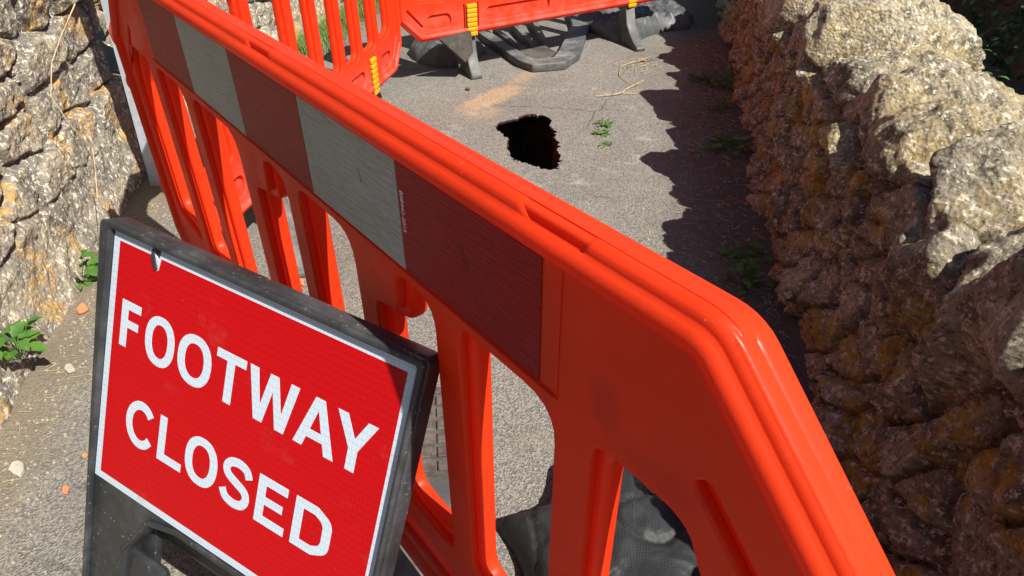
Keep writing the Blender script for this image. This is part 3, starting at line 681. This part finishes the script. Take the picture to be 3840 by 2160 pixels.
# inspection cover with raised squares
cv = empty('inspection_cover', (-1.15, .235, 0), math.radians(-32), label='rusty patterned metal inspection cover in the path behind the sign', cat='manhole cover')
cv.scale = (.74, .9, 1)
IRON = simple('worn_cast_iron', (.06, .05, .045), (.15, .13, .11), 25, .7, .4, .4, .3)
bm = bmesh.new(); bevbox(bm, -.20, .20, -.13, .13, .001, .010, .002, 1)
mk('plate', bm_me(bm, 'plate'), IRON, cv)
bm = bmesh.new()
for i in range(6):
    for j in range(4): bevbox(bm, -.18 + i * .062, -.18 + i * .062 + .045, -.115 + j * .06, -.115 + j * .06 + .045, .0095, .017, .003, 1)
mk('raised_squares', bm_me(bm, 'sq'), IRON, cv)
bm = bmesh.new(); 
for (x0, x1, y0, y1) in ((-.235, .235, .134, .165), (-.235, .235, -.165, -.134), (-.235, -.204, -.134, .134), (.204, .235, -.134, .134)): bevbox(bm, x0, x1, y0, y1, .001, .012, .002, 1)
mk('surround', bm_me(bm, 'fr'), IRON, cv)

# ================================================================== folded sign stand lying under the back barrier
st = empty('sign_stand', (-3.5, 2.6, 0), 0, label='grey plastic sign stand lying on the path under the back barrier', cat='sign stand')
inv = Matrix.Translation((3.5, -2.6, 0))
def flat(name, P, z0, z1, m, holes=(), bev=.006):
    me = fill_curve([P] + list(holes), name, extrude=(z1 - z0) / 2 - bev, bevel=bev, res=2, offset=-bev); me.transform(inv @ Matrix.Translation((0, 0, (z0 + z1) / 2)))
    o = mk(name, me, m, st); auto(o); return o
S_ = [(-4.086, 2.613), (-3.312, 2.352), (-3.190, 2.345), (-3.119, 2.518), (-3.226, 2.70), (-3.658, 3.206), (-3.921, 3.274)]
outerS = [(-4.20, 2.55), (-3.34, 2.33), (-3.20, 2.335), (-3.115, 2.52), (-3.20, 2.72), (-3.64, 3.22), (-3.95, 3.42), (-4.0, 3.34), (-3.72, 3.13), (-3.33, 2.66), (-3.235, 2.53), (-3.27, 2.43), (-3.36, 2.42), (-4.18, 2.63)]
flat('stand_frame', roundpoly(outerS, .02), .002, .05, FOOTM)
flat('web_plate', [(-3.62, 2.47), (-3.33, 2.45), (-3.28, 2.53), (-3.36, 2.66), (-3.60, 2.72)], .004, .03, FOOTD)
for k, (x0, y0, x1, y1) in enumerate(((-3.95, 2.62, -3.58, 2.505), (-3.97, 2.80, -3.52, 2.60), (-3.97, 2.98, -3.52, 2.70))):
    d = Vector((x1 - x0, y1 - y0)).normalized(); n = Vector((-d.y, d.x)) * .018
    flat('rib', [(x0 - n.x, y0 - n.y), (x1 - n.x, y1 - n.y), (x1 + n.x, y1 + n.y), (x0 + n.x, y0 + n.y)], .006, .06, FOOTM)

# ================================================================== sandbags
def stemtube0(bm, p, q, r):
    d = (q - p); n = d.orthogonal().normalized() * r; m = d.cross(n).normalized() * r
    a = [bm.verts.new(p + x) for x in (n, m, -n, -m)]; b = [bm.verts.new(q + x) for x in (n, m, -n, -m)]
    for k in range(4): bm.faces.new((a[k], a[(k + 1) % 4], b[(k + 1) % 4], b[k]))
def bag(P, centre, H, seed, folds=1.0, nr=34, na=220, flatp=.55, sag=None, rad_=1.0):
    n = len(P); c = Vector((*centre, 0)); V = []; F = []
    acc = [0]
    for i in range(n): acc.append(acc[-1] + (Vector(P[(i + 1) % n]) - Vector(P[i])).length)
    rim = []
    for k in range(na):
        s = acc[-1] * k / na; i = max(j for j in range(n) if acc[j] <= s); f = (s - acc[i]) / (acc[i + 1] - acc[i])
        rim.append(Vector(P[i]).lerp(Vector(P[(i + 1) % n]), f))
    sr = [rim[k] * .4 + (rim[k - 1] + rim[(k + 1) % na]) * .2 + (rim[k - 2] + rim[(k + 2) % na]) * .1 for k in range(na)]
    bm = bmesh.new(); rings = []
    for r in range(nr + 1):
        f = 1 - r / nr * .985; ring = []
        for k in range(na):
            p = c.xy.lerp(sr[k], f)
            h = H * (1 - f ** 3.2) ** flatp
            q = Vector((p.x * 7, p.y * 7, seed)); rad = mnoise.fractal(q, 1, 2.1, 4) * .030
            fold = (1 - abs(mnoise.noise(Vector((p.x * 10 + seed, p.y * 14, 2)))) * 2.2) * .017 + (1 - abs(mnoise.noise(Vector((p.x * 26 + seed, p.y * 22, 5)))) * 2.5) * .006
            w_ = min(1, (1 - f) * 5)
            cr = max(0, 1 - abs(mnoise.noise(Vector((p.x * 5 + p.y * 4 + seed, p.y * 5 - p.x * 3, 9)))) * 14) * .010 + max(0, 1 - abs(mnoise.noise(Vector((p.x * 9 - p.y * 6 + seed, p.y * 9, 4)))) * 12) * .005
            h += (rad * rad_ + fold * folds * (.35 if rad_ < 1 else 1) - cr * folds) * w_
            if sag: h -= sag[2] * math.exp(-((p.x - sag[0]) ** 2 + (p.y - sag[1]) ** 2) / .01)
            ring.append(bm.verts.new((p.x, p.y, max(.004 + .001 * r, h + .004))))
        rings.append(ring)
    for a, b in zip(rings, rings[1:]):
        for k in range(na): f = bm.faces.new((a[k], a[(k + 1) % na], b[(k + 1) % na], b[k])); f.smooth = True
    bm.faces.new(rings[-1])
    und = [bm.verts.new((v.co.x, v.co.y, .001)) for v in rings[0]]
    for k in range(na): bm.faces.new((und[k], und[(k + 1) % na], rings[0][(k + 1) % na], rings[0][k]))
    return bm_me(bm, 'bag')
BG = 'black sandbags weighing down the barrier feet'
P1 = [(-.795, .235), (-.775, .30), (-.755, .35), (-.80, .42), (-.84, .47), (-.76, .56), (-.715, .585), (-.66, .54), (-.56, .575), (-.45, .61), (-.32, .60), (-.20, .52), (-.12, .36), (-.20, .18), (-.36, .12), (-.50, .10), (-.60, .16), (-.66, .205), (-.72, .225)]
bo = mk('sandbag', bag(P1, (-.50, .36), .12, 3.3, 1.0, rad_=.35), BAG); tag(bo, 'black woven sandbag lying just behind the nearest barrier', 'sandbag', BG)
bm = bmesh.new(); sp = [Vector((-.735, .235)).lerp(Vector((-.665, .355)), k / 14) for k in range(15)]
for a_, b_ in zip(sp, sp[1:]):
    za, zb = (bo.matrix_world @ Vector((0, 0, .035 + .30 * (q.x + .74)))for q in (a_, b_)); stemtube0(bm, Vector((a_.x, a_.y, za.z)), Vector((b_.x, b_.y, zb.z)), .0022)
mk('seam', bm_me(bm, 'seam'), STONEW, bo)
P2 = [(-4.05, 2.02), (-4.10, 2.16), (-4.02, 2.34), (-3.84, 2.40), (-3.68, 2.34), (-3.58, 2.16), (-3.57, 2.02), (-3.64, 1.93), (-3.84, 1.90), (-3.98, 1.94)]
bo = mk('sandbag', bag(P2, (-3.83, 2.12), .13, 8.1, .2), BAGG); tag(bo, 'smooth rounded charcoal sandbag by the left foot of the back barrier', 'sandbag', BG)
P3 = [(-3.82, 3.22), (-3.60, 3.20), (-3.33, 3.17), (-3.24, 3.26), (-3.28, 3.42), (-3.30, 3.62), (-3.22, 3.80), (-3.36, 4.02), (-3.62, 4.08), (-3.85, 3.90), (-3.93, 3.60), (-3.92, 3.35)]
bo = mk('sandbag', bag(P3, (-3.60, 3.62), .12, 5.7, 1.0), BAGG); tag(bo, 'crumpled charcoal sandbag by the right foot of the back barrier beside the wall', 'sandbag', BG)

# ================================================================== vegetation
def leaf(bm, c, d, up, L, wd, lobes=False):
    d = d.normalized(); s = d.cross(up).normalized(); u = s.cross(d).normalized()
    pr = [(0, .05), (.25, .8), (.5, 1), (.75, .68), (1, .02)] if not lobes else [(0, .1), (.18, .7), (.3, .62), (.45, 1), (.6, .75), (.75, .6), (1, .02)]
    row = []
    for f, q in pr:
        m = c + d * L * f - u * L * .25 * f * f; row.append((bm.verts.new(m + s * wd * q * .5 + u * wd * .12 * q), bm.verts.new(m), bm.verts.new(m - s * wd * q * .5 + u * wd * .12 * q)))
    for a, b in zip(row, row[1:]):
        for k in (0, 1): f = bm.faces.new((a[k], a[k + 1], b[k + 1], b[k])); f.smooth = True
def stemtube(bm, p, q, r):
    d = (q - p); n = d.orthogonal().normalized() * r; m = d.cross(n).normalized() * r
    a = [bm.verts.new(p + x) for x in (n, m, -n, -m)]; b = [bm.verts.new(q + x * .6) for x in (n, m, -n, -m)]
    for k in range(4): bm.faces.new((a[k], a[(k + 1) % 4], b[(k + 1) % 4], b[k]))
def weed(name, loc, label, n, rad, L, h, m=LEAF, spread=(1, 1), cat='weed', group=None, lobes=True, zbase=0.0):
    bm = bmesh.new(); bs = bmesh.new()
    for i in range(n):
        a = random.uniform(0, 6.28); r = rad * math.sqrt(random.random()); z = h * random.random()
        p = Vector((r * math.cos(a) * spread[0], r * math.sin(a) * spread[1], z + .004)); g = Vector((p.x * .3, p.y * .3, 0))
        d = Vector((math.cos(a) + random.uniform(-.8, .8), math.sin(a) + random.uniform(-.8, .8), random.uniform(-.1, .6)))
        l = L * random.uniform(.6, 1.2); leaf(bm, p, d, Vector((random.uniform(-.3, .3), random.uniform(-.3, .3), 1)), l, l * random.uniform(.55, .85), lobes); stemtube(bs, g, p, .0012)
    r = empty(name, (*loc[:2], zbase), 0, label=label, cat=cat, group=group); mk('leaves', bm_me(bm, 'leaves'), m, r); mk('stems', bm_me(bs, 'stems'), m, r); return r
weed('bramble', (-2.50, -.30), 'small bright green bramble sprig at the foot of the left wall beside the sign corner', 20, .06, .055, .09)
weed('bramble', (-2.04, -.51), 'larger green bramble sprig at the far left edge on the wall footing', 26, .07, .055, .07, zbase=.10)
weed('seedling', (-2.36, 2.11), 'trailing green seedling growing from the path right of the hole', 34, .045, .020, .015, spread=(1, 1))
weed('seedling', (-2.28, 2.02), 'middle green tuft of the seedling line right of the hole', 26, .035, .019, .015)
weed('seedling', (-2.16, 1.93), 'nearest small green tuft right of the hole', 14, .025, .017, .01)
for (x, y, lb, n, r) in ((-2.42, 3.06, 'dark green weed patch highest up along the shaded right wall foot', 60, .14), (-1.78, 2.37, 'green weed tuft at the shaded wall foot beside the middle of the path', 45, .11), (-1.14, 1.62, 'low weed tuft at the shaded wall foot near the barrier top', 22, .08), (-1.02, 1.50, 'smallest weed tuft at the shaded wall foot, nearest the barrier', 26, .07), (-2.12, 2.75, 'sparse weed sprig in the wall shadow between two larger weed patches', 16, .07)):
    weed('weed', (x, y), lb, n, r, .04, .05, group='weeds along the right wall foot')
for (x, y, z, lb, n) in ((-.94, 2.47, .60, 'bright green leaves poking up behind the coping stones of the right wall', 8), (-.80, 2.34, .56, 'single small green leaf behind the right wall coping, lower than the other sprig', 3)):
    weed('ivy_sprig', (x, y), lb, n, .04, .05, .05, zbase=z, cat='plant')
weed('ivy_sprig', (-2.30, -.36), 'hanging leaves on the left wall at the top left corner of the picture', 8, .04, .06, .08, zbase=1.12, cat='plant')
# dry runner over the left wall
def tube_poly(bm, pts, r):
    for p, q in zip(pts, pts[1:]): stemtube(bm, Vector(p), Vector(q), r)
# grass behind second barrier
def grass(name, fn, n, label=None, h=(.04, .13)):
    bm = bmesh.new()
    for i in range(n):
        p = fn(); a = random.uniform(0, 6.28); L = random.uniform(*h); b = Vector((math.cos(a), math.sin(a), 0)); s = Vector((-b.y, b.x, 0)) * .0022
        v0 = bm.verts.new(p + s); v1 = bm.verts.new(p - s); m = p + Vector((0, 0, L * .6)) + b * L * .2; v2 = bm.verts.new(m - s * .8); v3 = bm.verts.new(m + s * .8); v4 = bm.verts.new(p + Vector((0, 0, L * .85)) + b * L * .6)
        bm.faces.new((v0, v1, v2, v3)); bm.faces.new((v3, v2, v4))
    o = mk(name, bm_me(bm, name), GRASSM); return o
g = grass('grass', lambda: AN(random.uniform(3.9, 6.8), -2.50 + abs(random.gauss(0, .13))), 5200); tag(g, 'green grass along the foot of the far left wall', 'grass', kind='stuff')
# bits of straw, grit and leaf litter
def litter():
    bm = bmesh.new(); bp = bmesh.new()
    inh = lambda p: (p.xy - hc.xy).length < .34
    def straw(p, L, r=.0009, z=.004):
        if inh(p): return
        a = random.uniform(0, 6.28); d = Vector((math.cos(a), math.sin(a), random.uniform(-.05, .12))) * L / 2; stemtube(bm, p - d + Vector((0, 0, z)), p + d * .1 + Vector((0, 0, z + L * .02)), r)
        stemtube(bm, p + d * .1 + Vector((0, 0, z + L * .02)), p + d + d.cross(Vector((0, 0, 1))) * .2 + Vector((0, 0, z)), r)
    def peb(p, r):
        if inh(p): return
        v = []
        for k in range(6):
            a = k * 1.047 + random.uniform(-.3, .3); v.append(bp.verts.new(p + Vector((math.cos(a) * r * random.uniform(.7, 1.2), math.sin(a) * r * random.uniform(.7, 1.2), .0))))
        t = [bp.verts.new(p + (x.co - p) * .6 + Vector((0, 0, r * random.uniform(.5, .9)))) for x in v]
        for k in range(6): bp.faces.new((v[k], v[(k + 1) % 6], t[(k + 1) % 6], t[k]))
        bp.faces.new(t)
    gl = lambda: Vector((-1.0, -1.05, 0)).lerp(Vector((-2.95, .02, 0)), random.random()) + Vector((.56, .83, 0)) * abs(random.gauss(0.02, .10))
    for i in range(220): straw(gl(), random.uniform(.012, .05))
    for i in range(750): peb(gl(), random.uniform(.0015, .0050))
    for i in range(520): peb(Vector((random.uniform(-2.4, -.8), random.uniform(-.9, .2), 0)), random.uniform(.0012, .0035))
    for i in range(800): straw(AN(random.uniform(.6, 5), .30 - abs(random.gauss(0, .20))), random.uniform(.015, .06))
    for i in range(500): peb(AN(random.uniform(.6, 5), .30 - abs(random.gauss(0, .22))), random.uniform(.002, .007))
    for i in range(420): straw(Vector((random.uniform(-4, -.3), random.uniform(.1, 2.6), 0)), random.uniform(.01, .04), .0008)
    for i in range(500): peb(Vector((random.uniform(-4, -.3), random.uniform(.1, 2.6), 0)), random.uniform(.001, .0035))
    a = mk('straw_litter', bm_me(bm, 'straw'), STRAW); b = mk('grit', bm_me(bp, 'grit'), PEB)
    tag(a, 'scattered dry straw and needles along the path edges', 'litter', kind='stuff'); tag(b, 'scattered pale grit along the path edges', 'grit', kind='stuff')
litter()
def chip(name, loc, size, m, label, cat, z=.003, thick=.3, seed=0, group=None):
    random.seed(seed + 50); bm = bmesh.new(); k = 7; v = []
    for i in range(k): a = 6.283 * i / k; r = size * random.uniform(.6, 1.1); v.append((loc[0] + r * math.cos(a), loc[1] + r * .6 * math.sin(a)))
    prism(bm, v, z, z + size * thick); bmesh.ops.bevel(bm, geom=bm.edges[:], offset=size * .08, segments=1, affect='EDGES')
    o = mk(name, bm_me(bm, name), m); tag(o, label, cat, group)
G1 = 'terracotta chips on the path'
chip('brick_chip', (-2.30, -.325), .034, TERRA, 'largest terracotta chip, beside the left edge of the sign', 'brick chip', seed=1, group=G1)
chip('brick_chip', (-1.53, -.52), .016, TERRA, 'terracotta chip nearest the bottom left edge of the path', 'brick chip', seed=2, group=G1)
chip('brick_chip', (-1.62, -.46), .011, TERRA, 'small terracotta chip left of the sign, above the bottom left one', 'brick chip', seed=3, group=G1)
chip('brick_chip', (-2.00, .30), .028, TERRA, 'terracotta chip at the tip of the grey foot behind the barrier bars', 'brick chip', seed=4, group=G1)
chip('limestone_lump', (-2.00, -.42), .024, STONEW, 'white limestone lump on the path near the wall footing', 'stone', thick=.5, seed=5)
chip('limestone_lump', (-1.67, -.60), .030, STONEW, 'white limestone lump at the far left edge of the path', 'stone', thick=.5, seed=6)
chip('limestone_lump', (-2.36, -.22), .040, STONEW, 'largest white limestone lump by the bramble sprig', 'stone', thick=.5, seed=9)
chip('dead_leaf', (-.655, .60), .03, CREAM, 'cream dead leaf beside the sandbag behind the near barrier', 'leaf', thick=.25, seed=7)
chip('dead_leaf', (-.735, .60), .018, DRYLEAF, 'brown dead leaf above the sandbag behind the near barrier', 'leaf', thick=.3, seed=8)
for i, (x, y, lb) in enumerate(((-2.62, 3.2, 'orange brown leaf highest in the wall shadow'), (-2.50, 3.14, 'second orange brown leaf in the wall shadow beside the top weed patch'), (-1.86, 2.2, 'small brown leaf in the wall shadow right of the hole'), (-2.93, 3.02, 'brown leaf on the sunlit path at the edge of the wall shadow'))):
    chip('dead_leaf', (x, y), .028, DRYLEAF, lb, 'leaf', thick=.2, seed=20 + i)
# dry twig right of the hole
TWP = [[(-2.661, 2.348, .006), (-2.635, 2.39, .009), (-2.615, 2.425, .012), (-2.60, 2.49, .012), (-2.633, 2.554, .010), (-2.643, 2.646, .014), (-2.675, 2.746, .008)], [(-2.61, 2.48, .010), (-2.59, 2.51, .008), (-2.545, 2.55, .006)],
       [(-2.64, 2.62, .012), (-2.74, 2.66, .010), (-2.83, 2.70, .008), (-2.92, 2.80, .010), (-2.94, 2.90, .012), (-2.93, 3.0, .012), (-2.96, 3.12, .008)]]
bm = bmesh.new()
tube_poly(bm, TWP[0], .0040); tube_poly(bm, TWP[1], .0035); tube_poly(bm, TWP[2], .0022)
for i in range(26):
    p = Vector((random.uniform(-3.0, -2.75), random.uniform(2.8, 3.02), .008)); a = random.uniform(1.2, 2.4); d = Vector((math.cos(a), math.sin(a), 0)) * random.uniform(.03, .09); stemtube(bm, p, p + d, .0015)
tw = mk('dry_twig', bm_me(bm, 'twig'), TWIG); tag(tw, 'dry branching twig on the path between the hole and the wall shadow', 'twig')
# black pebble left of the sand spill
chip('dark_pebble', (-3.20, 1.855), .020, FOOTD, 'small dark pebble on the path left of the sandy spill', 'pebble', thick=.6, seed=33)
# dead runner hanging on the left wall
bm = bmesh.new(); base_l = [(-2.87, .03, .80), (-2.76, -.05, .74), (-2.66, -.12, .68), (-2.60, -.16, .60), (-2.60, -.14, .50), (-2.62, -.10, .40), (-2.60, -.12, .32), (-2.54, -.15, .25)]
tube_poly(bm, base_l, .0024); rn = mk('dead_runner', bm_me(bm, 'runner'), TWIG); tag(rn, 'thin dry plant runner hanging down the left wall beside the steel post', 'plant')

# ================================================================== drop and ivy bank beyond the right wall
bm = bmesh.new(); nA, nB = 60, 30; V = []  # steep rise shaped so its path side lies in its own shade
for i in range(nA):
    r = []
    for j in range(nB):
        a = -1 + 12 * i / (nA - 1); n = 1.25 + 3.2 * j / (nB - 1); t = (n - 1.7) / .9
        z = -1.6 + 2.4 * (1 / (1 + math.exp(-5 * (t - .2)))) + .25 * mnoise.noise(Vector((a * 1.1, n * 1.3, 0))) + .1 * mnoise.noise(Vector((a * 3, n * 3, 4)))
        r.append(bm.verts.new(AN(a, n, z)))
    V.append(r)
for i in range(nA - 1):
    for j in range(nB - 1): f = bm.faces.new((V[i][j], V[i + 1][j], V[i + 1][j + 1], V[i][j + 1])); f.smooth = True
bk = mk('bank', bm_me(bm, 'bank'), SOIL); tag(bk, kind='structure')
bm = bmesh.new(); random.seed(5)
for i in range(16000):
    a = random.uniform(.6, 6.5); n = random.uniform(1.3, 3.6); t = (n - 1.7) / .9
    z = -1.6 + 2.4 * (1 / (1 + math.exp(-5 * (t - .2)))) + .25 * mnoise.noise(Vector((a * 1.1, n * 1.3, 0))) + .1 * mnoise.noise(Vector((a * 3, n * 3, 4)))
    p = AN(a, n, z + random.uniform(0, .14)); p -= NR * random.uniform(0, .12)
    d = Vector((random.uniform(-1, 1), random.uniform(-1, 1), random.uniform(-.8, .4))); L = random.uniform(.03, .07); leaf(bm, p, d, Vector((random.uniform(-.6, .3), random.uniform(-.6, .3), 1)), L, L * .8)
iv = mk('ivy', bm_me(bm, 'ivy'), IVY); tag(iv, 'dark ivy and undergrowth in the shade beyond the right wall', 'ivy', kind='stuff')
